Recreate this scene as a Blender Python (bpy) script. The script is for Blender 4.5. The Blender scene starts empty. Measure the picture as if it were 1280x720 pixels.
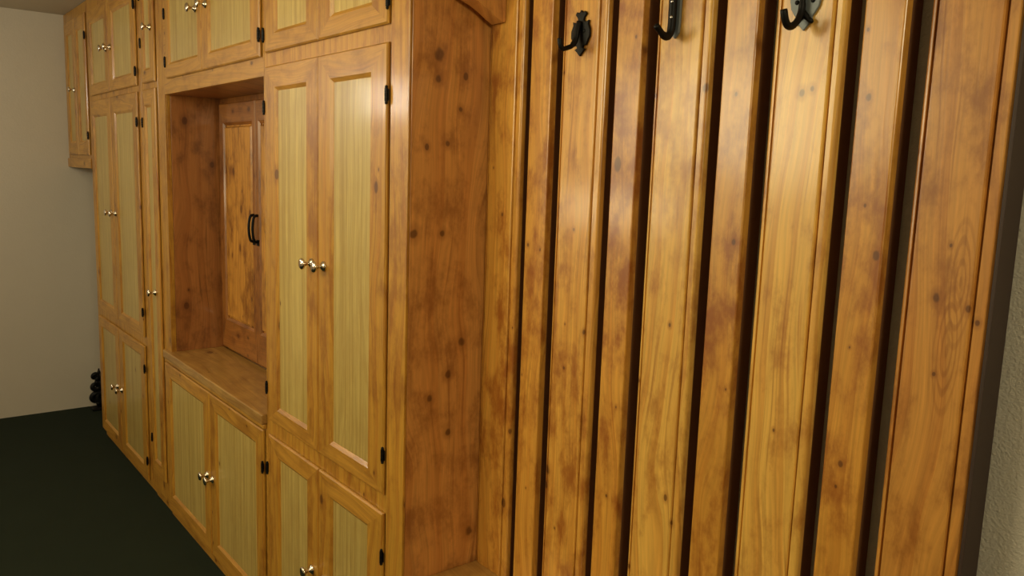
import bpy, bmesh, math, random
from mathutils import Vector, Matrix
random.seed(4)
S = bpy.context.scene
COL = S.collection

# ------------------------------------------------------------------ materials
def lin(c):
    return tuple((x / 12.92 if x <= .04045 else ((x + .055) / 1.055) ** 2.4) for x in [v / 255 for v in c]) + (1,)

class NT:
    def __init__(s, name):
        s.m = bpy.data.materials.new(name); s.m.use_nodes = True
        s.n = s.m.node_tree.nodes; s.l = s.m.node_tree.links
        s.b = s.n['Principled BSDF']
    def node(s, t, **k):
        o = s.n.new(t)
        for a, v in k.items(): setattr(o, a, v)
        return o
    def put(s, sock, v):
        if hasattr(v, 'is_output'): s.l.new(v, sock)
        else: sock.default_value = v
    def math(s, op, a, b=None, c=None, clamp=False):
        o = s.node('ShaderNodeMath', operation=op); o.use_clamp = clamp
        s.put(o.inputs[0], a)
        if b is not None: s.put(o.inputs[1], b)
        if c is not None: s.put(o.inputs[2], c)
        return o.outputs[0]
    def mix(s, f, a, b, mode='MIX'):
        o = s.node('ShaderNodeMix', data_type='RGBA', blend_type=mode)
        s.put(o.inputs[0], f); s.put(o.inputs[6], a); s.put(o.inputs[7], b)
        return o.outputs[2]
    def vec(s, x, y, z):
        o = s.node('ShaderNodeCombineXYZ')
        for i, v in enumerate((x, y, z)): s.put(o.inputs[i], v)
        return o.outputs[0]
    def smooth(s, v, lo, hi):
        o = s.node('ShaderNodeMapRange', interpolation_type='SMOOTHSTEP')
        s.put(o.inputs[0], v); o.inputs[1].default_value = lo; o.inputs[2].default_value = hi
        return o.outputs[0]
    def noise(s, v, scale=1, detail=2, rough=.5):
        o = s.node('ShaderNodeTexNoise'); s.put(o.inputs['Vector'], v)
        o.inputs['Scale'].default_value = scale; o.inputs['Detail'].default_value = detail; o.inputs['Roughness'].default_value = rough
        return o.outputs[0]

def wood(name, base, late, dark, horizontal=False, blotch=.6, knots=(), knot_density=.35, grain=.5,
         rough=.38, coat=.4, stripes=0, rings=9.0, vary=.12, coat_rough=.15, cathedral=None, streak=.6):
    t = NT(name)
    tc = t.node('ShaderNodeTexCoord'); sp = t.node('ShaderNodeSeparateXYZ'); t.l.new(tc.outputs['Object'], sp.inputs[0])
    x, y, z = sp.outputs
    rnd = t.node('ShaderNodeObjectInfo').outputs['Random']
    across = t.math('ADD', x, t.math('MULTIPLY', y, .83))
    along = z
    if horizontal:
        across, along = t.math('ADD', z, t.math('MULTIPLY', y, .83)), x
    u = t.math('ADD', across, t.math('MULTIPLY', rnd, 13.7))
    v = t.math('ADD', along, t.math('MULTIPLY', rnd, 29.3))
    # slow wander of the grain
    wob = t.math('MULTIPLY', t.math('SUBTRACT', t.noise(t.vec(t.math('MULTIPLY', u, 5), 0, t.math('MULTIPLY', v, 1.3)), 1, 2), .5), .16)
    uu = t.math('ADD', u, wob)
    # broad growth rings -> cathedrals
    wv = t.node('ShaderNodeTexWave', wave_type='BANDS', bands_direction='X', wave_profile='SAW')
    t.l.new(t.vec(uu, 0, t.math('MULTIPLY', v, .08)), wv.inputs['Vector'])
    wv.inputs['Scale'].default_value = rings; wv.inputs['Distortion'].default_value = 3.0
    wv.inputs['Detail'].default_value = 2; wv.inputs['Detail Scale'].default_value = 1.4
    ring = t.smooth(wv.outputs['Fac'], .35, 1.0)
    fine = t.noise(t.vec(t.math('MULTIPLY', uu, 170), 0, t.math('MULTIPLY', v, 5)), 1, 3, .6)
    col = t.mix(t.math('MULTIPLY', ring, grain), lin(base), lin(late))
    fg = t.math('MULTIPLY_ADD', fine, .9, .55)
    col = t.mix(1.0, col, t.vec(fg, fg, fg), 'MULTIPLY')
    for (ca, cz) in cathedral or ():
        da = t.math('SUBTRACT', across, ca); dz = t.math('MULTIPLY', t.math('SUBTRACT', along, cz), .2)
        d = t.math('SQRT', t.math('ADD', t.math('MULTIPLY', da, da), t.math('MULTIPLY', dz, dz)))
        d = t.math('ADD', d, t.math('MULTIPLY', t.noise(t.vec(t.math('MULTIPLY', u, 20), 0, t.math('MULTIPLY', v, 8)), 1, 2), .012))
        w = t.smooth(t.math('SINE', t.math('MULTIPLY', d, 1100)), -.2, .9)
        w = t.math('MULTIPLY', w, t.math('SUBTRACT', 1.0, t.smooth(d, .018, .034)))
        col = t.mix(t.math('MULTIPLY', w, .38), col, lin(dark))
    # thin darker streaks along the grain
    sk = t.noise(t.vec(t.math('MULTIPLY', uu, 85), 5.1, t.math('MULTIPLY', v, 2.2)), 1, 3, .6)
    col = t.mix(t.math('MULTIPLY', t.smooth(sk, .56, .74), streak), col, lin(dark))
    if stripes:
        st = t.noise(t.vec(t.math('MULTIPLY', u, stripes), 0, t.math('MULTIPLY', v, .35)), 1, 3, .7)
        col = t.mix(t.math('MULTIPLY', t.smooth(st, .40, .66), .6), col, lin(late))
    # scorched, uneven stain
    bl = t.noise(t.vec(t.math('MULTIPLY', u, 18), 0, t.math('MULTIPLY', v, 9)), 1, 5, .66)
    b2 = t.noise(t.vec(t.math('MULTIPLY', u, 5), 3.3, t.math('MULTIPLY', v, 1.7)), 1, 2, .5)
    bl = t.math('ADD', t.math('MULTIPLY', bl, .72), t.math('MULTIPLY', b2, .34))
    col = t.mix(t.math('MULTIPLY', t.smooth(bl, .48, .68), blotch), col, lin(dark))
    # broad tone from piece to piece
    bp = t.math('MULTIPLY_ADD', rnd, vary, 1 - vary / 2)
    col = t.mix(1.0, col, t.vec(bp, bp, bp), 'MULTIPLY')
    # small random knots
    vo = t.node('ShaderNodeTexVoronoi', feature='F1', voronoi_dimensions='2D'); vo.inputs['Scale'].default_value = 1
    t.l.new(t.vec(t.math('MULTIPLY', u, 11), t.math('MULTIPLY', v, 6.5), 0), vo.inputs['Vector'])
    vs = t.node('ShaderNodeSeparateColor'); t.l.new(vo.outputs['Color'], vs.inputs[0])
    gate = t.math('LESS_THAN', vs.outputs[0], knot_density)
    rad = t.math('MULTIPLY_ADD', t.math('MULTIPLY', vs.outputs[1], vs.outputs[1]), .10, .03)
    kd = t.math('DIVIDE', vo.outputs['Distance'], rad)
    km = t.math('MULTIPLY', t.math('SUBTRACT', 1.0, t.smooth(kd, .7, 1.1)), gate)
    halo = t.math('MULTIPLY', t.math('SUBTRACT', 1.0, t.smooth(kd, .9, 2.6)), gate)
    col = t.mix(t.math('MULTIPLY', halo, .4), col, lin(dark))
    col = t.mix(t.math('MULTIPLY', km, .7), col, lin((70, 30, 10)))
    # knots seen in known places (local coordinates: across, along, radius)
    for (ka, kz, kr) in knots:
        du = t.math('SUBTRACT', across, ka); dv = t.math('MULTIPLY', t.math('SUBTRACT', along, kz), .72)
        nn = t.math('MULTIPLY', t.math('SUBTRACT', t.noise(t.vec(t.math('MULTIPLY', across, 60), 0, t.math('MULTIPLY', along, 60)), 1, 1), .5), kr * .8)
        dd = t.math('ADD', t.math('SQRT', t.math('ADD', t.math('MULTIPLY', du, du), t.math('MULTIPLY', dv, dv))), nn)
        col = t.mix(t.math('MULTIPLY', t.math('SUBTRACT', 1.0, t.smooth(dd, kr, kr * 2.4)), .35), col, lin(dark))
        col = t.mix(t.math('MULTIPLY', t.math('SUBTRACT', 1.0, t.smooth(dd, kr * .45, kr * 1.05)), .72), col, lin((66, 26, 8)))
    t.l.new(col, t.b.inputs['Base Color'])
    t.b.inputs['Roughness'].default_value = rough
    t.b.inputs['Coat Weight'].default_value = coat
    t.b.inputs['Coat Roughness'].default_value = coat_rough
    bm = t.node('ShaderNodeBump'); bm.inputs['Strength'].default_value = .10; bm.inputs['Distance'].default_value = .002
    hgt = t.math('ADD', t.math('MULTIPLY', fine, .5), t.noise(t.vec(t.math('MULTIPLY', u, 18), 0, t.math('MULTIPLY', v, 5)), 1, 2))
    t.l.new(hgt, bm.inputs['Height']); t.l.new(bm.outputs[0], t.b.inputs['Normal'])
    t.l.new(bm.outputs[0], t.b.inputs['Coat Normal'])
    return t.m

def plain(name, c, rough=.5, metal=0, bump=None, mottled=0, spec=.5):
    t = NT(name)
    tc = t.node('ShaderNodeTexCoord')
    n = t.noise(tc.outputs['Object'], 7, 4)
    f = t.math('MULTIPLY_ADD', n, mottled, 1 - mottled / 2)
    col = t.mix(1.0, lin(c), t.vec(f, f, f), 'MULTIPLY')
    t.l.new(col, t.b.inputs['Base Color'])
    t.b.inputs['Roughness'].default_value = rough; t.b.inputs['Metallic'].default_value = metal
    t.b.inputs['Specular IOR Level'].default_value = spec
    if bump:
        sc, st, di = bump
        bm = t.node('ShaderNodeBump'); bm.inputs['Strength'].default_value = st; bm.inputs['Distance'].default_value = di
        t.l.new(t.noise(tc.outputs['Object'], sc, 4, .6), bm.inputs['Height']); t.l.new(bm.outputs[0], t.b.inputs['Normal'])
    return t.m

FB, FL, FD = (182, 134, 48), (164, 114, 40), (124, 74, 18)     # frame pine: base, latewood, scorch
PB, PL, PD = (190, 166, 96), (152, 122, 54), (150, 112, 48)   # pale door panels
M = dict(
    frame_v=wood('honey_pine_upright', FB, (158, 98, 32), (122, 66, 16), blotch=.62, knot_density=.22, coat=.22),
    frame_h=wood('honey_pine_level', (186, 136, 52), FL, FD, horizontal=True, blotch=.5, coat=.22),
    panel=wood('pale_green_pine_panel', PB, PL, PD, blotch=.22, knot_density=.05, stripes=60, rings=5, grain=.25, streak=.4),
    side=wood('reddish_pine_side', (206, 146, 76), (186, 118, 54), (128, 70, 28), blotch=.7, knot_density=.12, rings=4,
              knots=tuple((.429 + y * .83, z, r) for y, z, r in ((.072, 1.82, .013), (.071, 1.765, .008), (.154, 1.143, .010), (.116, 1.065, .009),
                     (.192, .641, .011), (.012, 1.412, .010), (.091, 1.411, .007), (.064, 1.012, .008), (.12, .918, .008), (.135, 1.702, .006), (.10, 1.62, .006)))),
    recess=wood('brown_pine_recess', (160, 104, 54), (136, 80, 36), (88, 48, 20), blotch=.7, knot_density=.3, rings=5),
    shutter=wood('orange_pine_shutter', (152, 98, 42), (132, 78, 30), (92, 48, 16), blotch=.8, knot_density=.4),
    shutter_panel=wood('golden_pine_shutter_panel', (198, 142, 60), (170, 108, 40), (110, 60, 18), blotch=.8, knot_density=.5),
    shutter_h=wood('orange_pine_shutter_rail', (152, 98, 42), (132, 78, 30), (92, 48, 16), horizontal=True, blotch=.8, knot_density=.5),
    ledge=wood('worn_pine_ledge', (178, 138, 72), (160, 116, 54), (126, 84, 38), horizontal=True, blotch=.5),
    dark_wood=plain('dark_brown_strip', (54, 38, 30), .6, mottled=.3),  # even dark brown for the end strip of the boards
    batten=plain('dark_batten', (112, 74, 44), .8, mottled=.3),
    iron=plain('black_iron', (8, 8, 9), .5, 0, (60, .4, .002), spec=.22),
    iron_grey=plain('worn_grey_iron', (112, 120, 124), .5, .2, (60, .4, .002), mottled=.5),
    steel=plain('bright_screw_steel', (200, 200, 200), .25, 1),
    chrome=plain('polished_nickel', (225, 215, 200), .12, 1),
    plaster=plain('cream_plaster', (200, 192, 176), .8, 0, (90, .25, .004), mottled=.06),
    rough_plaster=plain('rough_grey_plaster', (188, 183, 170), .42, 0, (220, .6, .004), mottled=.1),
    ceiling=plain('ceiling_paint', (190, 180, 158), .85, mottled=.05),
    carpet=plain('dark_green_carpet', (36, 44, 33), .95, 0, (500, .7, .004), mottled=.25, spec=.15),
)

# ------------------------------------------------------------------ mesh helpers
def finish(bm, name, mats, parent=None, base=(0, 0, 0), loc=None, bevel=0, smooth=False):
    """base: world point the mesh is written relative to; loc: extra local placement."""
    bmesh.ops.remove_doubles(bm, verts=bm.verts, dist=1e-6)
    bmesh.ops.recalc_face_normals(bm, faces=bm.faces)
    if base != (0, 0, 0): bmesh.ops.translate(bm, verts=bm.verts, vec=-Vector(base))
    me = bpy.data.meshes.new(name); bm.to_mesh(me); bm.free()
    for m in (mats if isinstance(mats, (list, tuple)) else [mats]): me.materials.append(m)
    if smooth:
        for p in me.polygons: p.use_smooth = True
    o = bpy.data.objects.new(name, me); COL.objects.link(o)
    if parent: o.parent = parent
    if loc: o.location = loc
    if bevel:
        b = o.modifiers.new('bevel', 'BEVEL'); b.width = bevel; b.segments = 2; b.limit_method = 'ANGLE'; b.angle_limit = math.radians(40)
    return o

def box(bm, x0, x1, y0, y1, z0, z1, mi=0):
    v = [bm.verts.new(p) for p in ((x0, y0, z0), (x1, y0, z0), (x1, y1, z0), (x0, y1, z0), (x0, y0, z1), (x1, y0, z1), (x1, y1, z1), (x0, y1, z1))]
    for f in ((0, 3, 2, 1), (4, 5, 6, 7), (0, 1, 5, 4), (1, 2, 6, 5), (2, 3, 7, 6), (3, 0, 4, 7)):
        fc = bm.faces.new([v[i] for i in f]); fc.material_index = mi

def boxes(name, mat, parent, base, *bs, bevel=.0015):
    bm = bmesh.new()
    for b in bs: box(bm, *b)
    return finish(bm, name, mat, parent, base, bevel=bevel)

def extrude_profile(bm, pts, z0, z1, mi=0):
    """closed profile in XY, extruded along Z"""
    a = [bm.verts.new((x, y, z0)) for x, y in pts]; b = [bm.verts.new((x, y, z1)) for x, y in pts]
    n = len(pts)
    for i in range(n):
        j = (i + 1) % n
        bm.faces.new((a[i], a[j], b[j], b[i])).material_index = mi
    bm.faces.new(a[::-1]).material_index = mi; bm.faces.new(b).material_index = mi

def lathe_y(bm, prof, seg=16, c=(0, 0, 0)):
    """profile of (radius, y) turned about the Y axis"""
    rings = []
    for r, y in prof:
        rings.append([bm.verts.new((c[0] + r * math.cos(2 * math.pi * k / seg), c[1] + y, c[2] + r * math.sin(2 * math.pi * k / seg))) for k in range(seg)])
    for A, B in zip(rings, rings[1:]):
        for k in range(seg):
            bm.faces.new((A[k], A[(k + 1) % seg], B[(k + 1) % seg], B[k]))
    bm.faces.new(rings[0]); bm.faces.new(rings[-1][::-1])

def tube(bm, pts, radii, seg=10, flat=(1, 1)):
    """swept round bar through pts; flat squashes the section (side, up)"""
    pts = [Vector(p) for p in pts]; n = len(pts)
    if not isinstance(radii, (list, tuple)): radii = [radii] * n
    rings = []; prev = None
    for i, p in enumerate(pts):
        t = (pts[min(i + 1, n - 1)] - pts[max(i - 1, 0)]).normalized()
        side = Vector((1, 0, 0)) if prev is None else prev
        if abs(t.dot(side)) > .95: side = Vector((0, 1, 0)) if prev is None else side
        side = (side - t * t.dot(side)).normalized(); up = t.cross(side); prev = side
        rings.append([bm.verts.new(p + side * (math.cos(a) * radii[i] * flat[0]) + up * (math.sin(a) * radii[i] * flat[1]))
                      for a in [2 * math.pi * k / seg for k in range(seg)]])
    for A, B in zip(rings, rings[1:]):
        for k in range(seg): bm.faces.new((A[k], A[(k + 1) % seg], B[(k + 1) % seg], B[k]))
    bm.faces.new(rings[0]); bm.faces.new(rings[-1][::-1])

def spline(ctrl, n=6):
    P = [Vector(c) for c in ctrl]; P = [P[0] * 2 - P[1]] + P + [P[-1] * 2 - P[-2]]; out = []
    for i in range(1, len(P) - 2):
        for k in range(n):
            t = k / n
            out.append(.5 * ((2 * P[i]) + (-P[i - 1] + P[i + 1]) * t + (2 * P[i - 1] - 5 * P[i] + 4 * P[i + 1] - P[i + 2]) * t * t + (-P[i - 1] + 3 * P[i] - 3 * P[i + 1] + P[i + 2]) * t ** 3))
    out.append(P[-2]); return out

def thing(name, label, cat, loc, group=None):
    o = bpy.data.objects.new(name, None); COL.objects.link(o); o.location = loc; o.empty_display_size = .1
    o['label'] = label; o['category'] = cat
    if group: o['group'] = group
    return o

def structure(name, mat, *bs):
    bm = bmesh.new()
    for b in bs: box(bm, *b)
    o = finish(bm, name, mat); o['kind'] = 'structure'; return o

# ------------------------------------------------------------------ the room
XF, XR, YW, YO, ZC = -5.515, 1.9, .267, -2.7, 2.386
structure('floor', M['carpet'], (XF - .1, XR + .1, YO - .1, YW + .1, -.1, 0))
structure('ceiling', M['ceiling'], (XF - .1, XR + .1, YO - .1, YW + .1, ZC, ZC + .1))
structure('wall_left', M['plaster'], (XF - .1, XF, YO - .1, YW + .1, 0, ZC))
structure('wall_back', M['rough_plaster'], (XF, XR, YW, YW + .1, 0, ZC))
structure('wall_front', M['plaster'], (XF, XR, YO - .1, YO, 0, ZC))
structure('wall_right', M['plaster'], (XR, XR + .1, YO - .1, YW + .1, 0, ZC))

# ------------------------------------------------------------------ fittings shared by the doors
PROUD = .011                      # doors stand this far in front of the cupboard fronts
def knob_mesh():
    bm = bmesh.new()
    lathe_y(bm, [(.0145, 0), (.0145, -.003), (.011, -.006), (.0055, -.011), (.0048, -.016), (.008, -.022), (.0155, -.028), (.0165, -.031), (.013, -.0345), (.004, -.036)], 18)
    bmesh.ops.recalc_face_normals(bm, faces=bm.faces)
    me = bpy.data.meshes.new('knob'); bm.to_mesh(me); bm.free(); me.materials.append(M['chrome'])
    for p in me.polygons: p.use_smooth = True
    return me
def hinge_mesh():
    bm = bmesh.new()
    box(bm, -.007, .007, -.002, 0, -.013, .013)
    bmesh.ops.bevel(bm, geom=bm.edges[:], offset=.0015, segments=1, affect='EDGES')
    for z0, z1 in ((-.015, -.0055), (-.005, .005), (.0055, .015)):
        prof = [(.0045 * math.cos(a), -.0045 + .0045 * math.sin(a)) for a in [2 * math.pi * k / 10 for k in range(10)]]
        extrude_profile(bm, prof, z0, z1)
    for z in (.015, -.015):
        m = bmesh.ops.create_uvsphere(bm, u_segments=8, v_segments=6, radius=.004)
        bmesh.ops.translate(bm, verts=m['verts'], vec=(0, -.0045, z + math.copysign(.003, z)))
    bmesh.ops.recalc_face_normals(bm, faces=bm.faces)
    me = bpy.data.meshes.new('hinge'); bm.to_mesh(me); bm.free(); me.materials.append(M['iron'])
    return me
KNOB, HINGE = knob_mesh(), hinge_mesh()

def fit(name, me, parent, base, p):
    o = bpy.data.objects.new(name, me); COL.objects.link(o); o.parent = parent
    o.location = Vector(p) - Vector(base); return o

def door(parent, base, X, Z, inner, knob=None, hinges=(), hinge_side=1, panels=None, y0=-PROUD, th=PROUD - .0025, mats=('frame_v', 'frame_h', 'panel'), recess=.0075, raised=False, name='door'):
    """mitred frame round one or more sunk panels.  inner: (left, right, bottom, top) of the panel opening"""
    (x0, x1), (z0, z1) = X, Z
    xa, xb, za, zb = inner
    bm = bmesh.new()
    ch, yb = .010, y0 + th
    def ring(x0, x1, z0, z1, y): return [bm.verts.new(p) for p in ((x0, y, z0), (x1, y, z0), (x1, y, z1), (x0, y, z1))]
    e = .004
    R = [ring(x0, x1, z0, z1, yb), ring(x0, x1, z0, z1, y0 + e), ring(x0 + e, x1 - e, z0 + e, z1 - e, y0), ring(xa - ch, xb + ch, za - ch, zb + ch, y0), ring(xa, xb, za, zb, y0 + .007), ring(xa, xb, za, zb, yb - .0005)]
    for A, B in zip(R, R[1:]):
        for k in range(4):
            f = bm.faces.new((A[k], A[(k + 1) % 4], B[(k + 1) % 4], B[k])); f.material_index = 0 if k in (1, 3) else 1
    # split rails from stiles along the mitre happens naturally: four quads per ring
    d = finish(bm, name, [M[mats[0]], M[mats[1]]], parent, base)
    bm = bmesh.new()
    if raised:
        yp = y0 + recess; g = .012
        box(bm, xa - .001, xb + .001, yp, yb - .0004, za - .001, zb + .001)
        A = [bm.verts.new(p) for p in ((xa + g * .4, yp, za + g * .4), (xb - g * .4, yp, za + g * .4), (xb - g * .4, yp, zb - g * .4), (xa + g * .4, yp, zb - g * .4))]
        B = [bm.verts.new(p) for p in ((xa + g, y0 + .001, za + g), (xb - g, y0 + .001, za + g), (xb - g, y0 + .001, zb - g), (xa + g, y0 + .001, zb - g))]
        for k in range(4): bm.faces.new((A[k], A[(k + 1) % 4], B[(k + 1) % 4], B[k]))
        bm.faces.new(B)
    else:
        box(bm, xa - .001, xb + .001, y0 + recess, yb - .0004, za - .001, zb + .001)
    p = finish(bm, 'panel', M[mats[2]], d, base)
    if mats[2] == 'panel': p['label'] = 'pale greenish panel'
    if knob:
        k = fit('knob', KNOB, d, base, (knob[0], y0, knob[1])); k['label'] = 'shiny metal knob'
    for hz in hinges:
        h = fit('hinge', HINGE, d, base, ((x1 + .002) if hinge_side > 0 else (x0 - .002), y0 + .002, hz)); h['label'] = 'small black hinge'
    return d

def pair(parent, base, x0, xm, x1, z0, z1, pl, pr, za, zb, kz=None, hz=(), kx=.045, kr=True, hl=True):
    door(parent, base, (x0, xm - .0015), (z0, z1), (pl[0], pl[1], za, zb), (xm - kx, kz) if kz else None, hz if hl else (), -1)
    door(parent, base, (xm + .0015, x1), (z0, z1), (pr[0], pr[1], za, zb), (xm + kx, kz) if kz and kr else None, hz, 1)

G = 'fitted pine cupboards along the wall'
YB = .262
DB = .058                         # bottom of the lowest doors

# ---- overhead cupboard bridging the gap to the end wall
b = (-5.2, 0, 1.503)
a = thing('overhead_cupboard', 'small pine overhead cupboard bridging the gap to the pale end wall, nothing below it', 'cupboard', b, G)
boxes('carcass', M['frame_v'], a, b, (-5.512, -4.892, 0, YB, 1.503, 2.384))
boxes('bottom_rail', M['frame_h'], a, b, (-5.512, -4.892, -.008, -.0003, 1.503, 1.555))
door(a, b, (-5.455, -5.182), (1.575, 2.325), (-5.385, -5.25, 1.655, 2.25), (-5.214, 1.938), (), -1)
door(a, b, (-5.178, -4.905), (1.575, 2.325), (-5.11, -4.965, 1.655, 2.25), None, (2.207, 1.68), 1)

# ---- tall cupboard, three pairs of doors
b = (-4.39, 0, 0)
a = thing('tall_cupboard', 'tall pine cupboard of three door pairs beside the gap at the pale end wall', 'cupboard', b, G)
boxes('carcass', M['frame_v'], a, b, (-4.889, -3.845, 0, YB, .05, 2.384))
boxes('plinth', M['frame_h'], a, b, (-4.885, -3.845, .018, YB - .01, 0, .05))
for z0, z1, za, zb, kz, hz in ((1.885, 2.32, 1.945, 2.245, 2.09, (2.23, 1.945)), (.749, 1.858, .803, 1.772, 1.292, (1.725, .866)), (DB, .705, .125, .645, .392, (.60, .155))):
    pair(a, b, -4.838, -4.385, -3.895, z0, z1, (-4.765, -4.47), (-4.30, -3.975), za, zb, kz, hz, hl=False)

# ---- very narrow cupboard
b = (-3.715, 0, 0)
a = thing('narrow_cupboard', 'very narrow pine cupboard one slim door wide, between tall door pairs and open recess', 'cupboard', b, G)
boxes('carcass', M['frame_v'], a, b, (-3.843, -3.593, 0, YB, .05, 2.384))
boxes('plinth', M['frame_h'], a, b, (-3.843, -3.593, .014, YB - .01, 0, .05))
door(a, b, (-3.795, -3.605), (1.885, 2.32), (-3.755, -3.675, 1.945, 2.245), (-3.642, 2.103), (2.25, 2.054), -1)
door(a, b, (-3.795, -3.605), (.14, 1.858), (-3.755, -3.675, .208, 1.782), (-3.672, .989), (1.72, .30), -1)

# ---- cupboard with the open recess
b = (-3.02, 0, 0)
a = thing('recess_cupboard', 'pine cupboard with a deep open recess and inner shutters between upper and lower doors', 'cupboard', b, G)
RX0, RX1, RZ0, RZ1, RY = -3.495, -2.452, .758, 1.824, .222
bm = bmesh.new()
box(bm, -3.589, RX0, 0, .02, .05, 2.384, 0)
box(bm, RX1, -2.446, 0, .02, .05, 2.384, 0)
box(bm, RX0, RX1, 0, .02, RZ1, 2.384, 1)
box(bm, RX0, RX1, 0, .02, .05, RZ0 - .035, 1)
box(bm, -3.589, -3.57, .02, YB, .05, 2.384, 0)
box(bm, -3.589, -2.446, .02, YB, RZ1 + .018, RZ1 + .036, 1)
finish(bm, 'face_frame', [M['frame_v'], M['frame_h']], a, b, bevel=.0012)
boxes('plinth', M['frame_h'], a, b, (-3.589, -2.446, .010, YB - .01, 0, .05))
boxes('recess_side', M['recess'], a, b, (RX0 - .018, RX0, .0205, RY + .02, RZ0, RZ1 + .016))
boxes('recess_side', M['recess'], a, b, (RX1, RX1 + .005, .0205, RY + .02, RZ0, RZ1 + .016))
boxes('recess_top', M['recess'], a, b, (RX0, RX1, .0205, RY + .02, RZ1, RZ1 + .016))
boxes('recess_back', M['shutter'], a, b, (RX0, RX1, RY, RY + .018, RZ0, RZ1))
lg = boxes('ledge', M['ledge'], a, b, (-3.565, RX1 - .002, -.018, RY, RZ0 - .034, RZ0), bevel=.004)
boxes('ledge_moulding', M['frame_h'], lg, b, (-3.565, RX1 - .002, -.012, -.0003, RZ0 - .050, RZ0 - .0345), bevel=.003)
for X, inn, hx in (((-3.462, -3.062), (-3.405, -3.10), -1), ((-3.058, -2.47), (-3.02, -2.53), 1)):
    sd = door(a, b, X, (.772, 1.80), (inn[0], inn[1], .905, 1.712), None, (), hx, y0=RY - .018, th=.018, mats=('shutter', 'shutter_h', 'shutter_panel'), recess=.012, raised=True, name='shutter')
    bm = bmesh.new()
    hxp = X[1] - .016 if hx < 0 else X[0] + .018
    tube(bm, spline([(hxp, RY - .018, 1.362), (hxp, RY - .034, 1.355), (hxp, RY - .040, 1.31), (hxp, RY - .034, 1.265), (hxp, RY - .018, 1.258)], 4), .0055, 8)
    box(bm, hxp - .012, hxp + .012, RY - .0205, RY - .0181, 1.245, 1.268)
    h = finish(bm, 'pull_handle', M['iron'], sd, b, smooth=False); h['label'] = 'dark bow pull handle'
pair(a, b, -3.435, -2.995, -2.46, 1.882, 2.32, (-3.39, -3.05), (-2.915, -2.54), 1.942, 2.245, 2.10, (2.13, 1.946), kx=.055)
pair(a, b, -3.568, -2.992, -2.465, DB, .701, (-3.49, -3.07), (-2.92, -2.535), .124, .636, .37, (.578, .155), kx=.03, hl=False)

# ---- tall cupboard at the near end
b = (-2.02, 0, 0)
a = thing('tall_cupboard', 'tall pine cupboard at the near end, its broad knotty side facing the boards', 'cupboard', b, G)
boxes('carcass', M['frame_v'], a, b, (-2.445, -1.612, 0, YB, .05, 2.384))
boxes('plinth', M['frame_h'], a, b, (-2.445, -1.612, .010, YB - .01, 0, .05))
sp = boxes('side_panel', M['side'], a, b, (-1.6115, -1.591, .0003, YB, 0, 2.384)); sp['label'] = 'reddish knotty side panel'
boxes('corner_stile', M['frame_v'], a, b, (-1.672, -1.591, -.007, 0, 0, 2.384))
for z0, z1, za, zb, kz, hz in ((1.889, 2.32, 1.948, 2.245, 2.11, (2.25, 1.94)), (.752, 1.848, .808, 1.775, 1.29, (1.728, .857)), (DB, .703, .125, .637, .382, (.59, .155))):
    pair(a, b, -2.418, -2.05, -1.682, z0, z1, (-2.335, -2.133), (-1.968, -1.768), za, zb, kz, hz, kx=.038)

# ------------------------------------------------------------------ bench below the boards
b = (-1.0, .1, 0)
a = thing('bench', 'low pine bench at the foot of the boarded wall, against the knotty cupboard side', 'bench', b)
boxes('seat', M['ledge'], a, b, (-1.589, -.43, .012, .2295, .527, .555), bevel=.004)
boxes('front_panel', M['frame_h'], a, b, (-1.589, -.43, .03, .05, 0, .5265))
boxes('end_panel', M['frame_v'], a, b, (-.45, -.43, .0505, .2295, 0, .5265))

# ------------------------------------------------------------------ boarded wall
b = (-1.0, YW, .555)
pan = thing('wall_panelling', 'upright scorched pine boards, broad and narrow by turns, with dark gaps between them', 'wall panelling', b)
YF, TH = .212, .017
def profile(x0, x1, left, right):
    """front at YF; a rounded bead and a groove near each moulded edge"""
    yb = YF + TH; P = [(x0, yb)]
    g = .0032
    def bead(xe, w, s):
        # from the outer edge xe inwards (s=+1 to the right)
        r = min(.006, w * .6); q = []
        for k in range(5):
            th = math.pi / 2 * k / 4
            q.append((xe + s * r * (1 - math.cos(th)), YF + .0025 + r * (1 - math.sin(th))))
        q.append((xe + s * (w - g), YF + .0025)); q.append((xe + s * (w - g * .5), YF + .0085)); q.append((xe + s * w, YF + .0075)); q.append((xe + s * (w + .0015), YF + .0008)); q.append((xe + s * (w + .004), YF))
        return q
    def plain_edge(xe, s):
        r = .003
        return [(xe + s * r * (1 - math.cos(math.pi / 2 * k / 3)), YF + r * (1 - math.sin(math.pi / 2 * k / 3))) for k in range(4)]
    P += bead(x0, left, 1) if left else plain_edge(x0, 1)
    P += list(reversed(bead(x1, right, -1) if right else plain_edge(x1, -1)))
    P.append((x1, yb)); return P
BOARDS = [(-1.5895, -1.463, .010, .021), (-1.431, -1.361, 0, 0), (-1.330, -1.198, .010, .021), (-1.166, -1.099, 0, 0), (-1.064, -.938, .010, .018),
          (-.906, -.841, 0, 0), (-.808, -.686, .011, .017), (-.654, -.591, 0, 0), (-.557, -.437, .010, .021)]
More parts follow.
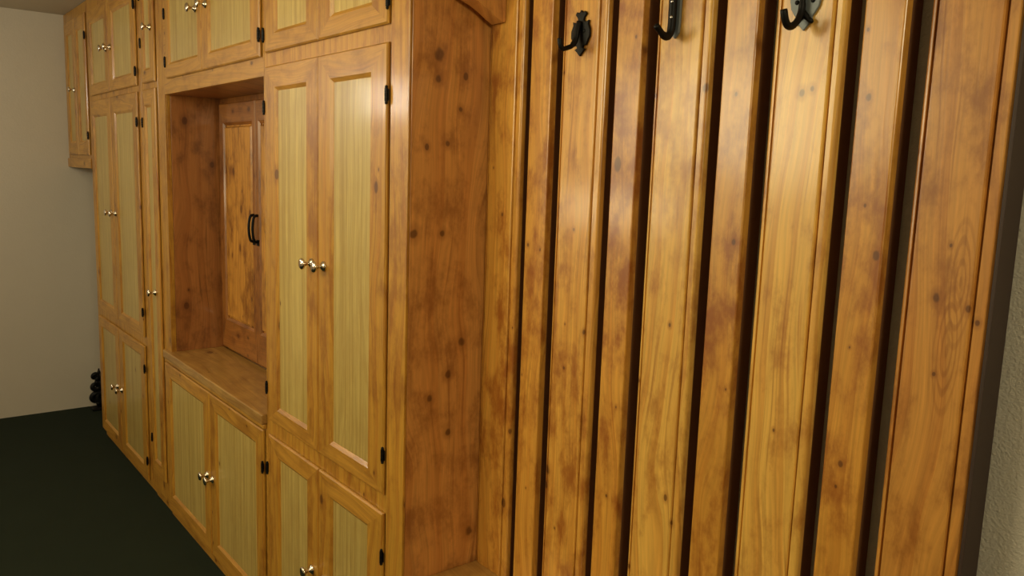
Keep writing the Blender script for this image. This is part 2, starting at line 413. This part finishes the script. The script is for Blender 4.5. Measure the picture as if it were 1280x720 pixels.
# knots seen on the boards: x, height, radius
KN = [ (-1.319, 1.774, 0.0030), (-1.115, 1.827, 0.0030), (-1.056, 1.712, 0.0052), (-0.940, 1.720, 0.0090), (-0.874, 1.706, 0.0037), (-0.748, 1.701, 0.0060), (-0.730, 1.707, 0.0045), (-0.646, 1.788, 0.0030), (-0.635, 1.688, 0.0052), (-0.555, 1.609, 0.0052), (-0.857, 1.452, 0.0052), (-0.625, 1.528, 0.0030), (-0.600, 1.454, 0.0068), (-1.267, 1.443, 0.0037), (-1.375, 1.389, 0.0037), (-0.988, 1.282, 0.0037), (-1.057, 1.157, 0.0037), (-1.279, 1.136, 0.0037), (-0.748, 1.141, 0.0030), (-0.625, 1.119, 0.0052), (-0.629, 1.081, 0.0037), (-1.320, 0.886, 0.0098), (-1.323, 0.850, 0.0075), (-0.953, 0.895, 0.0045), (-1.116, 1.088, 0.0030), (-0.851, 1.188, 0.0023), (-0.628, 1.308, 0.0023), (-1.462, 0.938, 0.0068), (-1.518, 1.460, 0.0045), (-1.418, 1.396, 0.0045), (-1.394, 0.819, 0.0023), (-1.287, 0.759, 0.0030), (-1.466, 1.193, 0.0023), (-1.424, 1.089, 0.0023), (-1.221, 1.227, 0.0045), (-1.130, 0.891, 0.0037), (-1.282, 1.234, 0.0023), (-1.558, 1.569, 0.0023) ]
def board_material(i, x0, x1):
    c = (x0 + x1) / 2
    kn = tuple((x - c, z, r) for x, z, r in KN if x0 - .006 < x < x1 + .006)
    if i == 8:
        return wood('scorched_pine_end_board', (194, 138, 62), (168, 102, 38), (126, 68, 18), blotch=.75, knot_density=.1, rings=5, grain=.45,
                    cathedral=((.020, 1.43), (.012, 1.33)),
                    knots=kn + ((-.010, 1.404, .006), (.034, 1.394, .005), (.002, 1.479, .003), (.049, 1.376, .004), (-.002, 1.294, .003)))
    tone = ((210, 156, 66), (208, 152, 62), (212, 158, 68), (206, 150, 60), (216, 170, 80), (204, 148, 58), (218, 172, 82), (208, 150, 60))[i]
    return wood('scorched_pine_board', tone, (186, 122, 42), (144, 78, 20), blotch=(.9, .9, .85, .95, .7, .9, .65, .85)[i], knot_density=.1, rings=7, knots=kn)
for i, (x0, x1, l, r) in enumerate(BOARDS):
    bb = ((x0 + x1) / 2, YF, 0)
    bm = bmesh.new(); extrude_profile(bm, profile(x0, x1, l, r), .5555, 2.384)
    o = finish(bm, 'board', board_material(i, x0, x1), pan, bb); o.location = Vector(bb) - Vector(b)
    o['label'] = 'broad board with beaded edges' if l else 'narrow plain board'
for x0, x1, l, r in BOARDS:                     # each board is held off the wall by an upright batten
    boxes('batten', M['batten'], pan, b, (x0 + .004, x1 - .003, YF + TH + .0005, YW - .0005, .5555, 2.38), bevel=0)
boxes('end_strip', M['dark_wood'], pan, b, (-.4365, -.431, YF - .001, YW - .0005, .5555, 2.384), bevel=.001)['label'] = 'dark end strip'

# ------------------------------------------------------------------ bracket under the (unseen) top of the boards
b = (-1.549, YF, 1.903)
a = thing('shelf_bracket', 'reddish pine bracket with a curved underside at the top beside the cupboard side', 'bracket', b)
bm = bmesh.new()
pts = [(.2115, 1.903), (.203, 1.901), (.185, 1.910), (.165, 1.922), (.14, 1.934), (.113, 1.943), (.08, 1.958), (.05, 1.985), (.035, 2.02), (.03, 2.06), (.2115, 2.06)]
A = [bm.verts.new((-1.572, y, z)) for y, z in pts]; B_ = [bm.verts.new((-1.527, y, z)) for y, z in pts]
for k in range(len(pts)):
    j = (k + 1) % len(pts); bm.faces.new((A[k], A[j], B_[j], B_[k]))
bm.faces.new(A); bm.faces.new(B_[::-1])
finish(bm, 'bracket_body', M['side'], a, b, bevel=.002)

# ------------------------------------------------------------------ iron coat hooks
HG = 'black iron coat hooks on the boards'
def plate(bm, cx, outline, y0, y1):
    A = [bm.verts.new((cx + x, y1, z)) for x, z in outline]; B2 = [bm.verts.new((cx + x, y0, z)) for x, z in outline]
    n = len(outline)
    for k in range(n): bm.faces.new((A[k], A[(k + 1) % n], B2[(k + 1) % n], B2[k]))
    bm.faces.new(A); bm.faces.new(B2)
def sym(half):
    return half + [(-x, z) for x, z in reversed(half) if x > 1e-6]
def dome(bm, x, y, z, r):
    lathe_y(bm, [(r, 0), (r * .9, -r * .25), (r * .5, -r * .5), (.0002, -r * .58)], 10, (x, y, z))

# first hook: pointed crown plate on the second broad board
cx, b = -1.268, (-1.268, YF, 1.85)
a = thing('coat_hook', 'black iron coat hook with small crowned plate, leftmost of the three hooks', 'coat hook', b, HG)
bm = bmesh.new()
half = [(0, 1.896), (.005, 1.890), (.012, 1.893), (.016, 1.887), (.010, 1.881), (.008, 1.876), (.014, 1.871), (.024, 1.874), (.022, 1.867), (.0275, 1.855), (.0275, 1.842), (.022, 1.832), (.018, 1.825), (.010, 1.824), (.008, 1.820), (.016, 1.817), (.008, 1.811), (0, 1.803)]
plate(bm, cx, sym(half), YF - .006, YF - .0004)
finish(bm, 'back_plate', M['iron'], a, b, bevel=.001)
bm = bmesh.new()
tube(bm, spline([(cx, .203, 1.872), (cx, .198, 1.852), (cx, .195, 1.836), (cx, .185, 1.822), (cx, .172, 1.816), (cx, .160, 1.813), (cx, .153, 1.820), (cx, .150, 1.833)], 5), [.006] * 15 + [.005] * 20 + [.0045], 10)
finish(bm, 'hook_arm', M['iron'], a, b, smooth=True)
for x, z in ((cx - .012, 1.858), (cx + .012, 1.853)):
    bm = bmesh.new(); dome(bm, x, YF - .006, z, .004); finish(bm, 'screw', M['iron'], a, b, smooth=True)

# second hook: heavy strap seen nearly edge on, bright studs
cx, b = -1.015, (-1.015, YF, 1.85)
a = thing('coat_hook', 'black iron strap coat hook with bright studs down its stem, middle of the three hooks', 'coat hook', b, HG)
bm = bmesh.new()
plate(bm, cx, sym([(0, 1.945), (.009, 1.935), (.011, 1.92), (.0105, 1.84), (.009, 1.822), (0, 1.812)]), YF - .006, YF - .0004)
finish(bm, 'back_plate', M['iron_grey'], a, b, bevel=.001)
bm = bmesh.new()
tube(bm, spline([(cx, .200, 1.935), (cx, .198, 1.90), (cx, .198, 1.86), (cx, .197, 1.828), (cx, .189, 1.814), (cx, .176, 1.815), (cx, .164, 1.823), (cx, .154, 1.830)], 5), [.0075] * 16 + [.007] * 10 + [.006] * 9 + [.003], 10)
finish(bm, 'hook_arm', M['iron'], a, b, smooth=True)
for z in (1.875, 1.848):
    bm = bmesh.new(); dome(bm, cx + .003, .1915, z, .0032); o = finish(bm, 'stud', M['steel'], a, b, smooth=True); o['label'] = 'bright round stud'

# third hook: broad grey plate with a centre rib
cx, b = -.752, (-.752, YF, 1.85)
a = thing('coat_hook', 'iron coat hook with broad grey lobed plate and dark rib, rightmost of the three hooks', 'coat hook', b, HG)
bm = bmesh.new()
half = [(0, 1.915), (.008, 1.905), (.016, 1.90), (.020, 1.89), (.014, 1.88), (.020, 1.872), (.026, 1.860), (.027, 1.845), (.024, 1.832), (.018, 1.823), (.014, 1.818), (.014, 1.812), (.008, 1.806), (0, 1.797)]
plate(bm, cx, sym(half), YF - .005, YF - .0004)
finish(bm, 'back_plate', M['iron_grey'], a, b, bevel=.001)['label'] = 'worn grey plate'
bm = bmesh.new()
tube(bm, spline([(cx, .206, 1.90), (cx, .202, 1.87), (cx, .200, 1.845), (cx, .199, 1.826), (cx, .190, 1.810), (cx, .176, 1.800), (cx, .164, 1.800), (cx, .156, 1.809), (cx, .151, 1.822)], 5), [.0045] * 12 + [.0055] * 12 + [.0058] * 16 + [.005], 10)
for s in (-1, 1):
    tube(bm, spline([(cx, .203, 1.826), (cx + s * .009, .204, 1.815), (cx + s * .017, .206, 1.808)], 4), [.005] * 4 + [.004] * 4 + [.002], 8)
finish(bm, 'hook_arm', M['iron'], a, b, smooth=True)
for s, z in ((-1, 1.842), (1, 1.842)):
    bm = bmesh.new(); dome(bm, cx + s * .014, YF - .005, z, .004); finish(bm, 'screw', M['iron'], a, b, smooth=True)

# ------------------------------------------------------------------ small iron scrollwork piece by the end wall
b = (-5.42, .085, 0)
a = thing('iron_ornament', 'small black iron scroll ornament standing on the floor by the pale end wall', 'ornament', b)
bm = bmesh.new()
X = -5.42
def curl(cy, cz, r0, turns, start, rad, sgn=1):
    n = int(22 * turns); P = []
    for k in range(n + 1):
        t = k / n; r = r0 * (1 - .72 * t); an = start + sgn * 2 * math.pi * turns * t
        P.append((X, cy + r * math.cos(an), cz + r * math.sin(an)))
    tube(bm, P, [rad * (1 - .35 * k / n) for k in range(n + 1)], 8)
curl(.075, .075, .040, 1.4, -math.pi / 2, .019); curl(.115, .075, .040, 1.4, -math.pi / 2, .019, -1)
curl(.072, .150, .027, 1.3, math.pi / 2, .018, -1); curl(.118, .150, .027, 1.3, math.pi / 2, .018)
curl(.072, .212, .021, 1.2, -math.pi / 2, .016); curl(.118, .212, .021, 1.2, -math.pi / 2, .016, -1)
finish(bm, 'scroll', M['iron'], a, b, smooth=True)
bm = bmesh.new()
tube(bm, [(X, .095, .012), (X, .095, .10), (X, .095, .18), (X, .095, .235), (X, .095, .262)], [.013, .011, .010, .010, .003], 10)
finish(bm, 'stem', M['iron'], a, b, smooth=True)
boxes('foot', M['iron'], a, b, (X - .04, X + .04, .045, .145, 0.0005, .016), bevel=.004)

# ------------------------------------------------------------------ light
def area(name, loc, target, size, watts, color, size_y=None):
    L = bpy.data.lights.new(name, 'AREA'); L.energy = watts; L.color = color; L.size = size
    if size_y: L.shape = 'RECTANGLE'; L.size_y = size_y
    else: L.shape = 'DISK'
    o = bpy.data.objects.new(name, L); COL.objects.link(o); o.location = loc
    o.rotation_euler = (Vector(target) - Vector(loc)).to_track_quat('-Z', 'Y').to_euler(); return o
WARM = (1, .86, .54)
def bulb(name, loc, watts, color, radius=.12):
    L = bpy.data.lights.new(name, 'POINT'); L.energy = watts; L.color = color; L.shadow_soft_size = radius
    o = bpy.data.objects.new(name, L); COL.objects.link(o); o.location = loc; return o
area('wall_lamp_light', (-2.9, -2.3, 1.9), (-1.4, .2, 1.75), 1.2, 13, WARM, .5)
area('glare_light', (-3.6, -2.3, 1.36), (-1.15, .2, 1.5), .7, 7, WARM, .22)  # added unseen source for the glare band on the boards, no window there
bulb('end_lamp_light', (-4.6, -1.75, 2.0), 24, (1, .92, .78))
bulb('middle_lamp_light', (-1.8, -1.4, 1.93), 48, WARM, .42)
area('hall_light', (1.4, -1.0, 2.2), (-1.6, .1, 1.5), .6, 26, WARM)
W = bpy.data.worlds.new('world'); S.world = W; W.use_nodes = True
W.node_tree.nodes['Background'].inputs[0].default_value = (.05, .047, .04, 1)

# ------------------------------------------------------------------ camera
cam = bpy.data.cameras.new('camera'); co = bpy.data.objects.new('camera', cam); COL.objects.link(co); S.camera = co
r, u, f = Vector((.6219, .78238, .03356)), Vector((-.13209, .06256, .98926)), Vector((-.77188, .61965, -.14225))
r.normalize(); f = (f - r * f.dot(r)).normalized(); u = r.cross(f)
co.matrix_world = Matrix(((r.x, u.x, f.x * -1, 0), (r.y, u.y, -f.y, -.96939), (r.z, u.z, -f.z, 1.56), (0, 0, 0, 1)))
cam.sensor_fit = 'HORIZONTAL'; cam.sensor_width = 36; cam.lens = 36 * 1006.25 / 1280; cam.clip_start = .01

S.view_settings.view_transform = 'Standard'; S.view_settings.look = 'None'; S.view_settings.gamma = 1
S.view_settings.use_curve_mapping = False; S.view_settings.exposure = -0.12
